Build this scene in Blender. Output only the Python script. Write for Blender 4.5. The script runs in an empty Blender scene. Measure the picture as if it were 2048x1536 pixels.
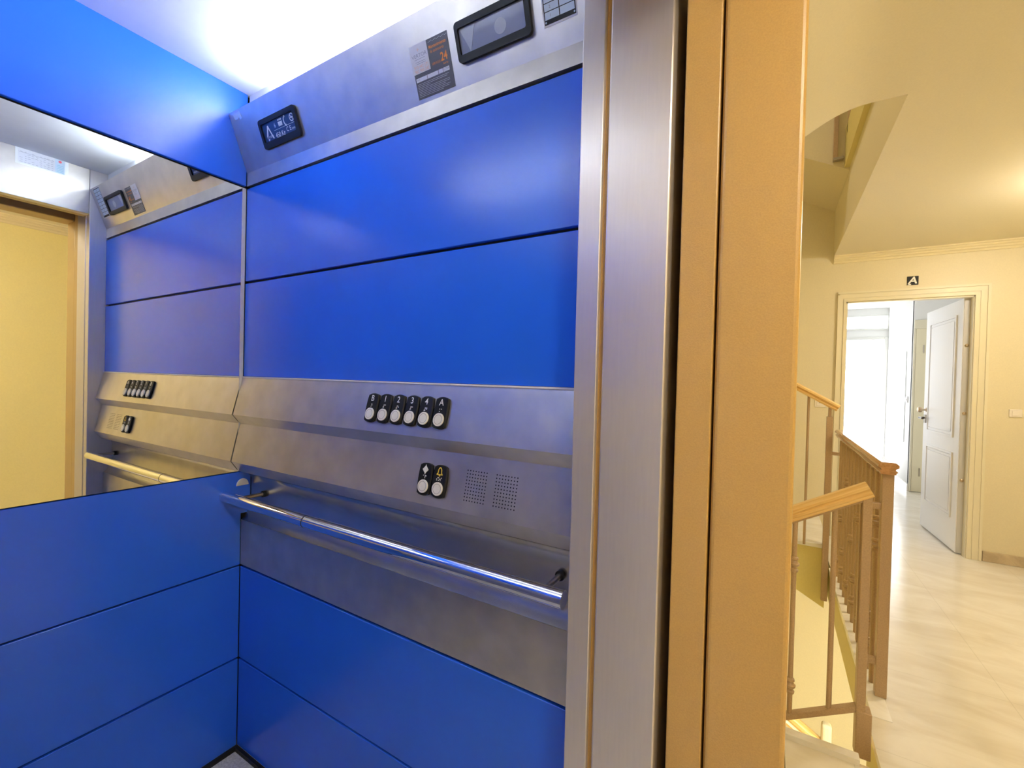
import bpy, bmesh, math, random
from mathutils import Vector, Matrix
random.seed(7)
SC = bpy.context.scene
COL = SC.collection
PI = math.pi

# ------------------------------------------------------------------ materials
def lin(r, g, b):
    f = lambda c: (c / 255 / 12.92) if c / 255 <= .04045 else ((c / 255 + .055) / 1.055) ** 2.4
    return (f(r), f(g), f(b), 1)

def mat(name, col, rough=.5, metal=0., spec=.5, noise=0., nscale=(8, 8, 8), detail=4., rnoise=0., bump=0.,
        col2=None, emit=None, estr=0., aniso=0., anirot=0., coat=0., coatr=.1, trans=0., fac_lo=.3, fac_hi=.7):
    m = bpy.data.materials.new(name); m.use_nodes = True
    nt = m.node_tree; N = nt.nodes; L = nt.links
    b = N['Principled BSDF']
    if len(col) == 3: col = (*col, 1)
    b.inputs['Base Color'].default_value = col
    b.inputs['Roughness'].default_value = rough
    b.inputs['Metallic'].default_value = metal
    b.inputs['Specular IOR Level'].default_value = spec
    b.inputs['Coat Weight'].default_value = coat
    b.inputs['Coat Roughness'].default_value = coatr
    b.inputs['Transmission Weight'].default_value = trans
    if emit:
        b.inputs['Emission Color'].default_value = (*emit[:3], 1)
        b.inputs['Emission Strength'].default_value = estr
    if aniso:
        b.inputs['Anisotropic'].default_value = aniso
        b.inputs['Anisotropic Rotation'].default_value = anirot
        t = N.new('ShaderNodeTangent'); t.direction_type = 'RADIAL'; t.axis = 'Z'
        L.new(t.outputs[0], b.inputs['Tangent'])
    if noise or rnoise or bump or col2:
        tc = N.new('ShaderNodeTexCoord'); mp = N.new('ShaderNodeMapping')
        mp.inputs['Scale'].default_value = nscale
        L.new(tc.outputs['Object'], mp.inputs['Vector'])
        nz = N.new('ShaderNodeTexNoise'); nz.inputs['Scale'].default_value = 1; nz.inputs['Detail'].default_value = detail
        L.new(mp.outputs[0], nz.inputs['Vector'])
        mr = N.new('ShaderNodeMapRange'); mr.inputs[1].default_value = fac_lo; mr.inputs[2].default_value = fac_hi
        L.new(nz.outputs['Fac'], mr.inputs[0])
        if noise or col2:
            mx = N.new('ShaderNodeMix'); mx.data_type = 'RGBA'
            c2 = col2 if col2 else tuple(c * (1 - noise) for c in col[:3])
            mx.inputs[6].default_value = (*c2[:3], 1); mx.inputs[7].default_value = col
            L.new(mr.outputs[0], mx.inputs[0]); L.new(mx.outputs[2], b.inputs['Base Color'])
        if rnoise:
            m2 = N.new('ShaderNodeMapRange'); m2.inputs[1].default_value = .3; m2.inputs[2].default_value = .7
            m2.inputs[3].default_value = max(.02, rough - rnoise); m2.inputs[4].default_value = rough + rnoise
            L.new(nz.outputs['Fac'], m2.inputs[0]); L.new(m2.outputs[0], b.inputs['Roughness'])
        if bump:
            bp = N.new('ShaderNodeBump'); bp.inputs['Strength'].default_value = bump; bp.inputs['Distance'].default_value = .002
            L.new(nz.outputs['Fac'], bp.inputs['Height']); L.new(bp.outputs[0], b.inputs['Normal'])
    return m

def marble(name, c1, c2, rough, tile=None, scale=3., joint=.86):
    m = mat(name, c1, rough)
    nt = m.node_tree; N = nt.nodes; L = nt.links; b = N['Principled BSDF']
    tc = N.new('ShaderNodeTexCoord'); mp = N.new('ShaderNodeMapping')
    mp.inputs['Scale'].default_value = (scale * .8, scale * 2.2, scale); mp.inputs['Rotation'].default_value = (0, 0, .5)
    L.new(tc.outputs['Object'], mp.inputs[0])
    nz = N.new('ShaderNodeTexNoise'); nz.inputs['Scale'].default_value = 1.3; nz.inputs['Detail'].default_value = 9
    nz.inputs['Roughness'].default_value = .62; nz.inputs['Distortion'].default_value = 1.1
    L.new(mp.outputs[0], nz.inputs['Vector'])
    mr = N.new('ShaderNodeMapRange'); mr.inputs[1].default_value = .36; mr.inputs[2].default_value = .62
    L.new(nz.outputs['Fac'], mr.inputs[0])
    mx = N.new('ShaderNodeMix'); mx.data_type = 'RGBA'
    mx.inputs[6].default_value = (*c2[:3], 1); mx.inputs[7].default_value = (*c1[:3], 1)
    L.new(mr.outputs[0], mx.inputs[0])
    out = mx.outputs[2]
    if tile:
        bk = N.new('ShaderNodeTexBrick'); bk.inputs['Scale'].default_value = 1
        bk.inputs['Brick Width'].default_value = tile; bk.inputs['Row Height'].default_value = tile
        bk.inputs['Mortar Size'].default_value = .0016; bk.inputs['Mortar Smooth'].default_value = .1
        bk.offset = 0
        bk.inputs['Color1'].default_value = (1, 1, 1, 1); bk.inputs['Color2'].default_value = (.98, .98, .98, 1)
        bk.inputs['Mortar'].default_value = (joint, joint, joint * .97, 1)
        L.new(tc.outputs['Object'], bk.inputs['Vector'])
        mu = N.new('ShaderNodeMix'); mu.data_type = 'RGBA'; mu.blend_type = 'MULTIPLY'; mu.inputs[0].default_value = 1
        L.new(out, mu.inputs[6]); L.new(bk.outputs['Color'], mu.inputs[7]); out = mu.outputs[2]
    L.new(out, b.inputs['Base Color'])
    return m

def wood(name, c1, c2, rough, axis, tilt=0.):
    m = mat(name, c1, rough)
    nt = m.node_tree; N = nt.nodes; L = nt.links; b = N['Principled BSDF']
    tc = N.new('ShaderNodeTexCoord'); mp = N.new('ShaderNodeMapping')
    s = [1 / 90, 1 / 90, 1 / 90]; s[axis] = 1 / 3
    mp.vector_type = 'TEXTURE'; mp.inputs['Scale'].default_value = s; mp.inputs['Rotation'].default_value = (0, tilt, 0)
    L.new(tc.outputs['Object'], mp.inputs[0])
    nz = N.new('ShaderNodeTexNoise'); nz.inputs['Scale'].default_value = 1; nz.inputs['Detail'].default_value = 5; nz.inputs['Distortion'].default_value = .6
    L.new(mp.outputs[0], nz.inputs['Vector'])
    mr = N.new('ShaderNodeMapRange'); mr.inputs[1].default_value = .38; mr.inputs[2].default_value = .62
    L.new(nz.outputs['Fac'], mr.inputs[0])
    mx = N.new('ShaderNodeMix'); mx.data_type = 'RGBA'
    mx.inputs[6].default_value = (*c2[:3], 1); mx.inputs[7].default_value = (*c1[:3], 1)
    L.new(mr.outputs[0], mx.inputs[0]); L.new(mx.outputs[2], b.inputs['Base Color'])
    return m

M = {}
M['blue'] = mat('blue_laminate', (.020, .138, .80), .23, spec=.6, noise=.05, nscale=(5, 5, 5), detail=3, rnoise=.02)
M['black'] = mat('black_gap', (.006, .006, .007), .6)
M['steel'] = mat('brushed_steel', (.70, .65, .59), .36, .86, noise=.17, nscale=(16, 16, 16), detail=6, rnoise=.05)
M['steel_v'] = mat('brushed_steel_upright', (.72, .67, .64), .32, .65, noise=.04, nscale=(200, 200, 14), detail=2, aniso=.75, anirot=.0)
M['steel_recess'] = mat('polished_recess_steel', (.62, .58, .53), .27, .92, noise=.12, nscale=(16, 16, 16), detail=5)
M['alu'] = mat('pale_aluminium', (.78, .79, .80), .42, .55)
M['chrome'] = mat('chrome', (.86, .86, .88), .05, 1.)
M['mirror'] = mat('mirror_silver', (.86, .88, .87), .008, 1.)
M['cabceil'] = mat('cab_ceiling_paint', (.70, .72, .76), .45, noise=.05, nscale=(14, 14, 14))
M['tube'] = mat('lamp_tube', (1, 1, 1), .5, emit=(.84, .92, 1.0), estr=64)
M['tube_b'] = mat('second_lamp_tube', (1, 1, 1), .5, emit=(.84, .92, 1.0), estr=46)
M['cabfloor'] = mat('cab_floor_vinyl', (.66, .66, .64), .45, noise=.35, nscale=(160, 160, 160), detail=2)
M['plastic'] = mat('black_plastic', (.011, .012, .014), .5, spec=.3, noise=.3, nscale=(400, 400, 400))
M['capwhite'] = mat('button_white', (.84, .81, .72), .3)
M['ringline'] = mat('button_ring', (.25, .22, .17), .5)
M['white'] = mat('white_print', (.86, .86, .86), .5)
M['yellow'] = mat('yellow_print', (.83, .60, .07), .5)
M['signblue'] = mat('sign_blue', (.012, .045, .145), .3)
M['screen'] = mat('grey_screen', (.26, .30, .44), .12, spec=.6)
M['screen_lit'] = mat('pale_screen_mark', (.42, .47, .58), .15)
M['orange'] = mat('orange_print', (.86, .26, .03), .5)
M['palorange'] = mat('pale_orange_print', (.80, .50, .38), .5)
M['stickgrey'] = mat('grey_sticker', (.085, .083, .095), .45, noise=.15, nscale=(300, 300, 300))
M['stickwhite'] = mat('white_sticker', (.74, .74, .78), .45)
M['stickblue'] = mat('pale_blue_sticker', (.62, .74, .84), .4)
M['aqua'] = mat('aqua_print', (.25, .62, .70), .5)
M['red'] = mat('red_print', (.75, .10, .12), .5)
M['inkgrey'] = mat('grey_print', (.28, .29, .34), .5)
M['frame'] = mat('sand_enamel', (.57, .355, .11), .33, noise=.10, nscale=(420, 420, 420), detail=2, bump=.15)
M['wall'] = mat('cream_wall_paint', (.80, .72, .52), .42, noise=.05, nscale=(120, 120, 120), bump=.12)
M['wallyel'] = mat('yellow_wall_paint', (.95, .85, .42), .5, noise=.05, nscale=(120, 120, 120), bump=.12)
M['well'] = mat('lemon_stairwell_paint', (.84, .74, .34), .6, noise=.04, nscale=(90, 90, 90))
M['ceil'] = mat('cream_ceiling_paint', (.86, .79, .64), .55, spec=.35, noise=.04, nscale=(150, 150, 150), bump=.06)
M['crown'] = mat('cream_moulding', (.84, .75, .52), .4)
M['casing'] = mat('cream_casing', (.80, .74, .56), .35)
M['marble'] = marble('hall_marble', (.82, .78, .70), (.72, .66, .56), .17, tile=.6, scale=1.9)
M['edge'] = marble('pale_marble_edge', (.88, .86, .82), (.78, .74, .67), .25)
M['skirt'] = marble('marble_skirting', (.66, .55, .39), (.50, .40, .27), .3, scale=6)
M['slab'] = mat('slab_paint', (.74, .64, .26), .5, noise=.05, nscale=(80, 80, 80))
M['rail'] = mat('tan_rail_paint', (.52, .365, .22), .36, noise=.18, nscale=(220, 220, 220), detail=3)
M['pine_x'] = wood('pine_handrail', (.88, .63, .28), (.74, .46, .15), .35, 0, -math.atan(.56))
M['pine_up'] = wood('pine_rising_handrail', (.88, .63, .28), (.74, .46, .15), .35, 0, math.atan(.585))
M['pine_y'] = wood('brown_handrail', (.55, .31, .15), (.42, .22, .09), .13, 1)
M['doorwhite'] = mat('white_door_paint', (.86, .86, .87), .32)
M['roomwall'] = mat('white_room_paint', (.86, .86, .84), .6)
M['roomcream'] = mat('cream_door_paint', (.84, .77, .55), .5)
M['greyframe'] = mat('pale_window_frame', (.74, .74, .70), .4)
M['glow'] = mat('daylit_glass', (.9, .92, 1), .3, emit=(.93, .96, 1.0), estr=2.7)
M['glow_fill'] = mat('added_fill_glass', (.9, .92, 1), .3, emit=(.95, .96, 1.0), estr=1.0)  # glow of the unseen pane added to brighten the open door
M['linen'] = mat('white_linen', (.86, .85, .86), .8)
M['steelgrey'] = mat('grey_hardware', (.46, .42, .36), .3, 1.)
M['darkmetal'] = mat('dark_handle', (.10, .09, .085), .35, 1.)
M['edgeplate'] = mat('door_edge_plate', (.62, .61, .60), .45, .2)
M['brass'] = mat('pale_bronze', (.62, .50, .36), .28, 1.)
M['switch'] = mat('cream_switch', (.88, .82, .74), .35)
M['globe'] = mat('lamp_globe', (1, .95, .85), .4, emit=(1.0, .92, .80), estr=27)
M['globe_added'] = mat('added_lower_lamp_globe', (1, .97, .88), .4, emit=(1.0, .96, .84), estr=80)
M['lampbase'] = mat('lamp_base', (.8, .78, .74), .4)
M['concrete'] = mat('shaft_darkness', (.03, .029, .028), .8)  # near-black colour stands for the unlit shaft

# ------------------------------------------------------------------ mesh helper
class MB:
    def __init__(s): s.v = []; s.f = []; s.sm = []
    def add(s, vs, fs, smooth=False):
        n = len(s.v); s.v += [tuple(v) for v in vs]; s.f += [tuple(i + n for i in f) for f in fs]; s.sm += [smooth] * len(fs)
        return s
    def box(s, x0, x1, y0, y1, z0, z1):
        x0, x1 = min(x0, x1), max(x0, x1); y0, y1 = min(y0, y1), max(y0, y1); z0, z1 = min(z0, z1), max(z0, z1)
        v = [(x, y, z) for z in (z0, z1) for y in (y0, y1) for x in (x0, x1)]
        return s.add(v, [(0, 2, 3, 1), (4, 5, 7, 6), (0, 1, 5, 4), (2, 6, 7, 3), (0, 4, 6, 2), (1, 3, 7, 5)])
    def rbox(s, x0, x1, y0, y1, z0, z1, r=.004, seg=2):
        bm = bmesh.new()
        bmesh.ops.create_cube(bm, size=1)
        for v in bm.verts:
            v.co = Vector(((x0 + x1) / 2 + v.co.x * (x1 - x0), (y0 + y1) / 2 + v.co.y * (y1 - y0), (z0 + z1) / 2 + v.co.z * (z1 - z0)))
        bmesh.ops.bevel(bm, geom=bm.edges[:], offset=r, segments=seg, affect='EDGES', profile=.5)
        return s.bm(bm)
    def bm(s, bm, M4=None, smooth=False):
        bm.verts.index_update()
        s.add([(M4 @ v.co if M4 else v.co) for v in bm.verts], [[v.index for v in f.verts] for f in bm.faces], smooth)
        bm.free(); return s
    def prism(s, prof, axis, a, b, smooth=False, caps=True):
        """prof: closed list of 2-D points in the two axes other than `axis` (in xyz order)"""
        n = len(prof)
        def P(t, q):
            if axis == 0: return (t, q[0], q[1])
            if axis == 1: return (q[0], t, q[1])
            return (q[0], q[1], t)
        v = [P(a, q) for q in prof] + [P(b, q) for q in prof]
        s.add(v, [(i, (i + 1) % n, n + (i + 1) % n, n + i) for i in range(n)], smooth)
        if caps: s.add(v, [tuple(range(n))[::-1], tuple(range(n, 2 * n))])
        return s
    def sweep(s, prof, p0, p1, side, smooth=True):
        """prof: closed list of (side, up) points swept from p0 to p1; side = sideways unit vector"""
        p0, p1, side = Vector(p0), Vector(p1), Vector(side)
        d = (p1 - p0).normalized(); up = side.cross(d); 
        if up.z < 0: up = -up
        n = len(prof)
        v = [p + side * q[0] + up * q[1] for p in (p0, p1) for q in prof]
        s.add(v, [(i, (i + 1) % n, n + (i + 1) % n, n + i) for i in range(n)], smooth)
        s.add(v, [tuple(range(n))[::-1], tuple(range(n, 2 * n))]); return s
    def tube(s, p0, p1, r, n=16, r1=None, caps=True):
        p0, p1 = Vector(p0), Vector(p1); r1 = r if r1 is None else r1
        d = (p1 - p0).normalized(); a = d.orthogonal().normalized(); b = d.cross(a)
        c = [(math.cos(2 * PI * i / n), math.sin(2 * PI * i / n)) for i in range(n)]
        v = [p0 + (a * x + b * y) * r for x, y in c] + [p1 + (a * x + b * y) * r1 for x, y in c]
        s.add(v, [(i, (i + 1) % n, n + (i + 1) % n, n + i) for i in range(n)], True)
        if caps: s.add(v, [tuple(range(n))[::-1], tuple(range(n, 2 * n))])
        return s
    def lathe(s, prof, c, axis=(0, 0, 1), n=20):
        """prof: (r, h) pairs along axis from point c"""
        c = Vector(c); d = Vector(axis).normalized(); a = d.orthogonal().normalized(); b = d.cross(a)
        v = []
        for r, h in prof:
            for i in range(n):
                t = 2 * PI * i / n; v.append(c + d * h + (a * math.cos(t) + b * math.sin(t)) * r)
        m = len(prof)
        s.add(v, [(k * n + i, k * n + (i + 1) % n, (k + 1) * n + (i + 1) % n, (k + 1) * n + i) for k in range(m - 1) for i in range(n)], True)
        s.add([v[i] for i in range(n)], [tuple(range(n))[::-1]]); s.add([v[(m - 1) * n + i] for i in range(n)], [tuple(range(n))])
        return s
    def quad(s, a, b, c, d): return s.add([a, b, c, d], [(0, 1, 2, 3)])
    def xf(s, fn): s.v = [tuple(fn(*v)) for v in s.v]; return s
    def build(s, name, m, parent=None, base=None):
        off = Vector((0, 0, 0))
        if parent is not None:
            q = parent
            while q: off += q.location; q = q.parent
        me = bpy.data.meshes.new(name)
        if parent is None and base is None:
            base = (sum(v[0] for v in s.v) / len(s.v), sum(v[1] for v in s.v) / len(s.v), min(v[2] for v in s.v))
        loc = Vector(base) if base is not None else Vector((0, 0, 0))
        me.from_pydata([Vector(v) - off - loc for v in s.v], [], s.f); me.update()
        for p, q in zip(me.polygons, s.sm): p.use_smooth = q
        bm = bmesh.new(); bm.from_mesh(me); bmesh.ops.recalc_face_normals(bm, faces=bm.faces[:]); bm.to_mesh(me); bm.free()
        if any(s.sm):
            try: me.set_sharp_from_angle(angle=math.radians(40))
            except Exception: pass
        o = bpy.data.objects.new(name, me); o.location = loc
        me.materials.append(M[m] if isinstance(m, str) else m)
        COL.objects.link(o)
        if parent is not None: o.parent = parent
        return o

def tag(o, label, cat, group=None):
    o['label'] = label; o['category'] = cat
    if group: o['group'] = group
    return o
def thing(name, loc, label, cat, group=None):
    o = bpy.data.objects.new(name, None); o.empty_display_size = .05; o.location = loc; COL.objects.link(o)
    return tag(o, label, cat, group)
def struct(o): o['kind'] = 'structure'; return o
def box(name, m, *b, parent=None): return MB().box(*b).build(name, m, parent)

def text(s, size, bold=0.):
    """flat lettering in the local u-v plane, centred; returns (verts, faces)"""
    cu = bpy.data.curves.new('lettering', 'FONT'); cu.body = s; cu.size = size; cu.align_x = 'CENTER'; cu.align_y = 'CENTER'
    cu.offset = bold; cu.resolution_u = 4; cu.fill_mode = 'FRONT'
    o = bpy.data.objects.new('lettering', cu); COL.objects.link(o)
    dg = bpy.context.evaluated_depsgraph_get(); dg.update()
    me = bpy.data.meshes.new_from_object(o.evaluated_get(dg))
    v = [tuple(q.co) for q in me.vertices]; f = [tuple(p.vertices) for p in me.polygons]
    bpy.data.objects.remove(o); bpy.data.curves.remove(cu); bpy.data.meshes.remove(me)
    return v, f

class Plane:
    """u-v-w frame on a surface of the place: O + u*U + v*V + w*N"""
    def __init__(s, O, U, V):
        s.O = Vector(O); s.U = Vector(U).normalized(); s.V = Vector(V).normalized(); s.N = s.U.cross(s.V).normalized()
    def __call__(s, u, v, w=0): return s.O + s.U * u + s.V * v + s.N * w
    def put(s, mb):
        mb.v = [tuple(s(*q)) for q in mb.v]; return mb
    def text(s, mb, t, u, v, size, w, sx=1., bold=0., slant=0.):
        vs, fs = text(t, size, bold)
        return mb.add([s(u + x * sx + y * slant, v + y, w) for x, y, z in vs], fs)
def rect(mb, u0, u1, v0, v1, w0, w1): return mb.box(u0, u1, v0, v1, w0, w1)
def rrect_pts(u0, u1, v0, v1, r, n=5):
    pts = []
    for cx, cy, a in ((u1 - r, v1 - r, 0), (u0 + r, v1 - r, 90), (u0 + r, v0 + r, 180), (u1 - r, v0 + r, 270)):
        for i in range(n + 1):
            t = math.radians(a + 90 * i / n); pts.append((cx + r * math.cos(t), cy + r * math.sin(t)))
    return pts
def slab(mb, pts, w0, w1, inset=0.):
    """extrude a 2-D outline from w0 to w1, the front edge drawn in by inset"""
    cx = sum(p[0] for p in pts) / len(pts); cy = sum(p[1] for p in pts) / len(pts); n = len(pts)
    def ins(p):
        d = Vector((p[0] - cx, p[1] - cy)); l = d.length
        return (p[0] - d.x / l * inset, p[1] - d.y / l * inset)
    wm = w1 - inset
    v = [(*p, w0) for p in pts] + [(*p, wm) for p in pts] + [(*ins(p), w1) for p in pts]
    f = [(i + k * n, (i + 1) % n + k * n, (i + 1) % n + (k + 1) * n, i + (k + 1) * n) for k in (0, 1) for i in range(n)]
    f += [tuple(range(n))[::-1], tuple(range(2 * n, 3 * n))]
    return mb.add(v, f)
def ringslab(mb, outer, inner, w0, w1):
    n = len(outer)
    v = [(*p, w0) for p in outer] + [(*p, w1) for p in outer] + [(*p, w1) for p in inner] + [(*p, w0) for p in inner]
    f = [(i + k * n, (i + 1) % n + k * n, (i + 1) % n + (k + 1) * n, i + (k + 1) * n) for k in (0, 1, 2) for i in range(n)]
    return mb.add(v, f)
def disc(mb, u, v, r, w0, w1, n=28, rv=None):
    rv = rv or r
    pts = [(u + r * math.cos(2 * PI * i / n), v + rv * math.sin(2 * PI * i / n)) for i in range(n)]
    return slab(mb, pts, w0, w1, min(.0006, (w1 - w0) * .4))

# ================================================================== ELEVATOR CAB
CH = 2.20; XJ = 1.22; YB = -1.0
# rear (mirror) wall
w = box('wall_rear', 'black', -.05, -.012, YB, .06, 0, CH); struct(w)
for z0, z1 in ((1.897, CH), (.6275, .9405), (.3125, .6215), (.012, .3060)):
    mb = MB()
    if z0 > .6 and z1 < 1:      # this panel reaches into the rail recess with a clipped top corner
        mb.prism([(YB, z0), (-.001, z0), (-.001, .80), (.0295, .80), (.0295, .925), (.009, .9405), (YB, .9405)], 0, -.012, 0)
    else:
        mb.rbox(-.012, 0, YB, -.001, z0, z1, .0012, 1)
    mb.build('blue_panel', 'blue', w)
# mirror
t = thing('wall_mirror', (0, -.5, .945), 'large wall mirror on the blue rear wall of the elevator car', 'mirror')
MB().box(-.010, -.002, YB, -.0125, .944, 1.889).build('mirror_glass', 'mirror', t)
MB().box(-.011, -.0008, -.0122, -.0012, .944, 1.889).build('edge_strip', 'lampbase', t)
mb = MB(); n = 18
slab(mb, [(.0195 * math.cos(PI * i / n) + .0025, .895 + .023 * math.sin(PI * i / n)) for i in range(n + 1)], 0.0004, .004, .0008)
mb.xf(lambda u, v, ww: (ww, u, v))
tag(mb.build('mirror_clip', 'alu'), 'half-round metal clip on the blue panel at the left end of the chrome rail', 'clip')

# control wall
w = MB().box(0, XJ, .046, .06, 0, CH).box(0, XJ, .012, .046, 0, .627).box(0, XJ, .012, .046, 1.262, 1.95).build('wall_control', 'black', base=(0, 0, 0)); struct(w)
for z0, z1 in ((1.5805, 1.888), (1.2625, 1.5720), (.3125, .6205), (.012, .3060)):
    MB().rbox(0.0015, XJ - .002, 0, .012, z0, z1, .0012, 1).build('blue_panel', 'blue', w)
MB().box(0.0, XJ, .004, .012, 1.95, CH).build('cove_board', 'cabceil', w)
# opposite wall and cab floor, ceiling
w = box('wall_opposite', 'black', -.05, XJ, YB - .05, YB - .012, 0, CH); struct(w)
MB().box(0, XJ, YB - .012, YB - .004, 1.95, CH).build('cove_board', 'cabceil', w)
for z0, z1, m_ in ((1.5805, 1.888, 'blue'), (1.2625, 1.5720, 'blue'), (.9465, 1.256, 'steel'), (.6275, .9405, 'steel'), (.3125, .6215, 'steel'), (.012, .3060, 'steel')):  # lower panels unseen, made steel to keep blue out of console reflections
    MB().rbox(0.0015, XJ - .002, YB - .012, YB, z0, z1, .0012, 1).build('unseen_steel_panel' if m_ == 'steel' else 'blue_panel', m_, w)
struct(box('floor_elevator', 'cabfloor', .0, 1.40, YB, .0, -.03, 0.0))
mb = MB().box(0, .011, YB, -.0, 0, .013); mb.box(.011, XJ, -.011, 0, 0, .013)
struct(mb.build('baseboard_elevator', 'black'))
struct(box('ceiling_elevator', 'cabceil', -.05, XJ + .06, YB - .05, .06, CH, CH + .03))

# header panel, tilted out at the top, with the lamp behind it
t = thing('header_panel', (.61, 0, 1.893), 'long tilted steel header panel above the blue control wall', 'panel')
mb = MB().prism([(.012, 1.897), (.000, 1.897), (0.0, 1.940), (-.061, 2.106), (-.052, 2.113), (-.050, 2.110), (-.056, 2.104), (.004, 1.945), (.012, 1.945)], 0, .001, XJ - .002)
mb.build('steel_face', 'steel', t)
lamp = thing('cove_lamp', (.61, -.012, 2.115), 'white fluorescent tube lamp hidden behind the steel header', 'lamp')
MB().tube((.15, .0, 2.136), (.88, .0, 2.136), .011, 14).build('lamp_tube', 'tube', lamp)
for x in (.137, .893): MB().rbox(x - .013, x + .013, -.012, .004, 2.120, 2.150, .003).build('lamp_holder', 'lampbase', lamp)

# the same header and lamp on the opposite wall (outside the photo, it lights and mirrors in the panels)
t = thing('header_panel', (.61, YB, 1.893), 'long tilted steel header panel on the wall facing the call buttons', 'panel')
mb = MB().prism([(.012, 1.897), (.000, 1.897), (0.0, 1.940), (-.061, 2.106), (-.052, 2.113), (-.050, 2.110), (-.056, 2.104), (.004, 1.945), (.012, 1.945)], 0, .003, XJ - .004)
mb.xf(lambda x, y, z: (x, YB - y + .0005, z)).build('steel_face', 'steel', t)
lamp = thing('cove_lamp', (.61, YB, 2.104), 'white fluorescent tube lamp behind the header facing the call buttons', 'lamp')
MB().tube((.15, YB + .002, 2.104), (.88, YB + .002, 2.104), .011, 14).build('lamp_tube', 'tube_b', lamp)
for x in (.137, .893): MB().rbox(x - .013, x + .013, YB - .004, YB + .014, 2.090, 2.118, .003).build('lamp_holder', 'lampbase', lamp)
HP = Plane((0, 0, 1.94), (1, 0, 0), (0, -.061, .166))     # header face
# --- capacity sign
t = thing('capacity_sign', HP(.228, .08, 0), 'small black framed blue plate reading 450 Kg on the steel header', 'sign')
mb = MB(); ringslab(mb, rrect_pts(.142, .327, .038, .119, .010), rrect_pts(.152, .312, .056, .106, .004), .0006, .008)
HP.put(mb).build('sign_frame', 'plastic', t)
mb = MB(); rect(mb, .151, .313, .055, .107, .0007, .003); pl = HP.put(mb).build('sign_plate', 'signblue', t)
HQ = Plane(HP(.007, -.003, 0), HP.U, HP.V)
mb = MB(); W = .0036
arch = [(.157, .074), (.1705, .1015), (.1745, .1015), (.184, .079), (.1915, .0635), (.1865, .0635), (.1725, .094), (.164, .074)]
slab(mb, arch, .003, W); slab(mb, [(.160, .0665), (.1685, .0665), (.1635, .059)], .003, W)
HQ.put(mb); HQ.text(mb, 'THYSSEN', .1735, .0705, .0085, W, 1.0)
HQ.text(mb, '6', .208, .094, .018, W, .85)
HQ.text(mb, '450 Kg', .2245, .0665, .0195, W, .85, .0002)
HQ.text(mb, 'C E', .268, .071, .017, W, .9, .0002); HQ.text(mb, '0099', .2895, .0675, .0075, W, 1.1)
mb2 = MB()
for du in (-.0065, .0, .0065):
    disc(mb2, .235 + du, .1035, .0027, .003, W, 12); slab(mb2, [(.2315 + du, .0985), (.2385 + du, .0985), (.2375 + du, .087), (.2325 + du, .087)], .003, W)
arc = [(.262 + .010 * math.cos(a), .0945 + .013 * math.sin(a)) for a in [math.radians(115 + 13 * i) for i in range(11)]]
arc2 = [(.262 + .0068 * math.cos(a), .0945 + .0095 * math.sin(a)) for a in [math.radians(245 - 13 * i) for i in range(11)]]
slab(mb2, arc + arc2, .003, W)
disc(mb2, .2595, .1060, .003, .003, W, 10); disc(mb2, .2595, .0830, .003, .003, W, 10)
o1 = [(.292 + .0105 * math.cos(2 * PI * i / 24), .096 + .0105 * math.sin(2 * PI * i / 24)) for i in range(24)]
o2 = [(.292 + .008 * math.cos(2 * PI * i / 24), .096 + .008 * math.sin(2 * PI * i / 24)) for i in range(24)]
ringslab(mb2, o1, o2, .003, W); slab(mb2, [(.285, .102), (.2865, .1035), (.299, .090), (.2975, .0885)], .003, W)
slab(mb2, [(.286, .0945), (.298, .0945), (.298, .0972), (.286, .0972)], .003, W)
rect(mb2, .198, .312, .0815, .0822, .003, W)
HQ.put(mb2); mb.add(mb2.v, mb2.f)
mb.build('lettering', 'white', pl)
# --- floor display
t = thing('floor_display', HP(.99, .06, 0), 'black framed floor display with pale triangle and disc on the steel header', 'display')
mb = MB(); ringslab(mb, rrect_pts(.909, 1.0935, .042, .119, .009), rrect_pts(.917, 1.082, .0565, .1065, .004), .0006, .010)
HP.put(mb).build('display_frame', 'plastic', t)
mb = MB(); rect(mb, .916, 1.083, .0555, .1075, .0007, .004); sc = HP.put(mb).build('screen', 'screen', t)
mb = MB(); slab(mb, [(.920, .1055), (.960, .1045), (.942, .058)], .004, .0045); HP.put(mb).build('triangle_mark', 'screen_lit', sc)
mb = MB(); disc(mb, 1.021, .080, .0145, .004, .0045, 28, .0145); HP.put(mb).build('round_mark', 'screen_lit', sc)
# --- service sticker
t = thing('service_sticker', HP(.81, .06, 0), 'grey and white service sticker with an orange 24 on the steel header', 'sticker')
mb = MB(); rect(mb, .772, .884, .009, .118, .0002, .0008); HP.put(mb).build('sticker_sheet', 'stickgrey', t)
mb = MB(); rect(mb, .770, .823, .061, .1185, .0008, .0014); wh = HP.put(mb).build('white_card', 'stickwhite', t)
mb = MB(); HP.text(mb, 'VERTOR', .797, .0955, .0105, .0017, 1.15)
for k, v in enumerate((.0885, .083, .0795)): mb.add([HP(*q) for q in ((.781 + .002 * k, v, .0017), (.813, v, .0017), (.813, v + .0008, .0017), (.781 + .002 * k, v + .0008, .0017))], [(0, 1, 2, 3)])
mb.build('lettering', 'inkgrey', wh)
mb = MB(); HP.text(mb, '913 442 171', .7985, .0735, .0092, .0017, .95); HP.text(mb, '902 900 242', .7985, .0652, .0092, .0017, .95); mb.build('phone_lettering', 'palorange', wh); mb = MB()
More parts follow.
